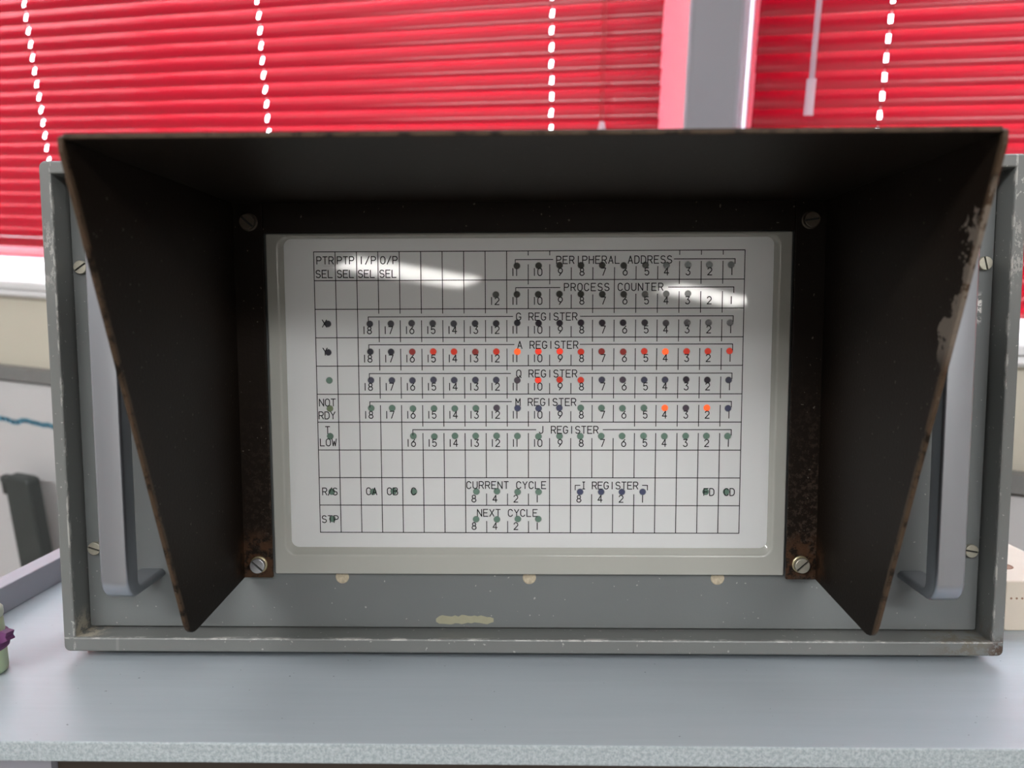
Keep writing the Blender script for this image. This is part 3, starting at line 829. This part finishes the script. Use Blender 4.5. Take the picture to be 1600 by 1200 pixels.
# lamps behind the sheet
bm = bmesh.new()
vs = [bm.verts.new((2.0 * math.cos(2 * math.pi * i / 24), 0, 2.0 * math.sin(2 * math.pi * i / 24))) for i in range(24)]
bm.faces.new(vs)
lamp0 = obj('lamp', bm, LM['dark'], scr)
lamp_used = [False]
def lamp(c, r_, kind):
    if not lamp_used[0]: o = lamp0; lamp_used[0] = True
    else:
        o = lamp0.copy(); COL.objects.link(o); o.parent = scr
    x, z = gp(.585 + .989 * c + random.uniform(-.012, .012), r_ + .505 + random.uniform(-.012, .012))
    o.location = (x * MM, -.16 * MM, z * MM)
    o.material_slots[0].link = 'OBJECT'; o.material_slots[0].material = LM[kind]
    if kind in ('dim', 'mid', 'bright', 'full'): o['label'] = 'lit red indicator lamp'
for c in range(9, 20): lamp(c, 0, 'dark' if c < 16 else 'teal')
for c in range(8, 18): lamp(c, 1, 'dark')
lamp(0, 2, 'navy'); lamp(0, 3, 'navy'); lamp(0, 4, 'green'); lamp(0, 5, 'olive'); lamp(0, 6, 'green'); lamp(0, 8, 'green'); lamp(0, 9, 'green')
for c in range(2, 20): lamp(c, 2, 'navy' if c < 10 else 'plum')
for c, k in enumerate('navy navy dim mid mid dim mid full bright bright mid dim dim mid full mid mid mid'.split()): lamp(c + 2, 3, k)
for c, k in enumerate('slate slate slate slate slate slate slate mauve bright mid mid slate mauve slate slate plum plum slate'.split()): lamp(c + 2, 4, k)
for c, k in enumerate('green green green green green green mauve indigo indigo indigo green green green green full mauve full indigo'.split()): lamp(c + 2, 5, k)
for c in range(4, 20): lamp(c, 6, 'green')
for c in (2, 3, 4, 7, 8, 9, 10, 18, 19): lamp(c, 8, 'green')
for c in (12, 13, 14, 15): lamp(c, 8, 'indigo')
for c in (7, 8, 9, 10): lamp(c, 9, 'green')

# ------------------------------------------------------------------ small things on the desk
cb = empty('block', DESK @ Matrix.Translation((.2955, .0325, ZT * MM)), 'cream block with a round hole and dotted front, right of the grey box', 'block')
bm = bmesh.new()
loops(bm, [(rr(-23.5, 23.5, .05, 29.3, 1.5, 3), 80), (rr(-23.5, 23.5, .05, 29.3, 1.5, 3), .6), (rr(-22.9, 22.9, .65, 28.7, 1.2, 3), 0)], True, True)
obj('body', bm, M['cream'], cb)
bm = bmesh.new(); lathe(bm, [(6.2, 29.35), (6.2, 29.6), (5.4, 29.6), (5.0, 29.4)], 'z', (-10, 27, 0), 24); obj('hole', bm, M['creamhole'], cb)
bm = bmesh.new()
for i in range(14): lathe(bm, [(.65, -.02), (.65, -.12)], 'y', (-20 + i * 3.1, 0, 19.2), 8)
obj('dot_row', bm, M['creamhole'], cb)
tb = empty('bottle', DESK @ Matrix.Translation((-.2785, -.028, ZT * MM)), 'pale green plastic bottle wearing a purple band, at the left edge of the desk', 'bottle')
bm = bmesh.new(); lathe(bm, [(10.2, .05), (11.6, 1), (11.8, 3), (11.4, 16), (10.9, 24), (10.4, 29)], 'z', (0, 0, 0), 32); obj('body', bm, M['tube'], tb, smooth=True)
bm = bmesh.new(); lathe(bm, [(10.6, 29.05), (10.9, 30), (10.7, 33), (9.6, 34.2), (4, 34.4)], 'z', (0, 0, 0), 32); obj('cap', bm, M['cap'], tb, smooth=True)
bm = bmesh.new(); lathe(bm, [(11.6, 12.5), (12.7, 13.4), (13.0, 15), (12.4, 16.6), (12.9, 18), (12.5, 20.5), (11.2, 21.5)], 'z', (0, 0, 0), 32)
o = obj('band', bm, M['band'], tb, smooth=True)
bm = bmesh.new()
pl = [(11.4, 16), (16.2, 18.2), (15.2, 20), (16.0, 22.2), (12.6, 23.2), (10.8, 22)]
a = [bm.verts.new((x, -3.2, z)) for x, z in pl]; b = [bm.verts.new((x + .3, 3.0, z - .5)) for x, z in pl]
bm.faces.new(a); bm.faces.new(b[::-1])
for i in range(len(pl)): bm.faces.new((a[(i + 1) % 6], a[i], b[i], b[(i + 1) % 6]))
bmesh.ops.recalc_face_normals(bm, faces=bm.faces[:]); obj('band_knot', bm, M['band'], tb, bevel=.4)
bm = bmesh.new()
def on_tube(aa, z): 
    ra = 11.75; return (ra * math.cos(aa), ra * math.sin(aa), z)
for st in ([(-.75, 10), (-.62, 8.2), (-.5, 6.8), (-.42, 5), (-.6, 4.2), (-.8, 4.6)], [(-.78, 7.4), (-.5, 8.0), (-.36, 9.2)], [(-.9, 5.8), (-.7, 6.2), (-.45, 5.9)]):
    tube(bm, [on_tube(a_, z_) for a_, z_ in st], .26, 5)
obj('printed_mark', bm, M['tubeink'], tb)
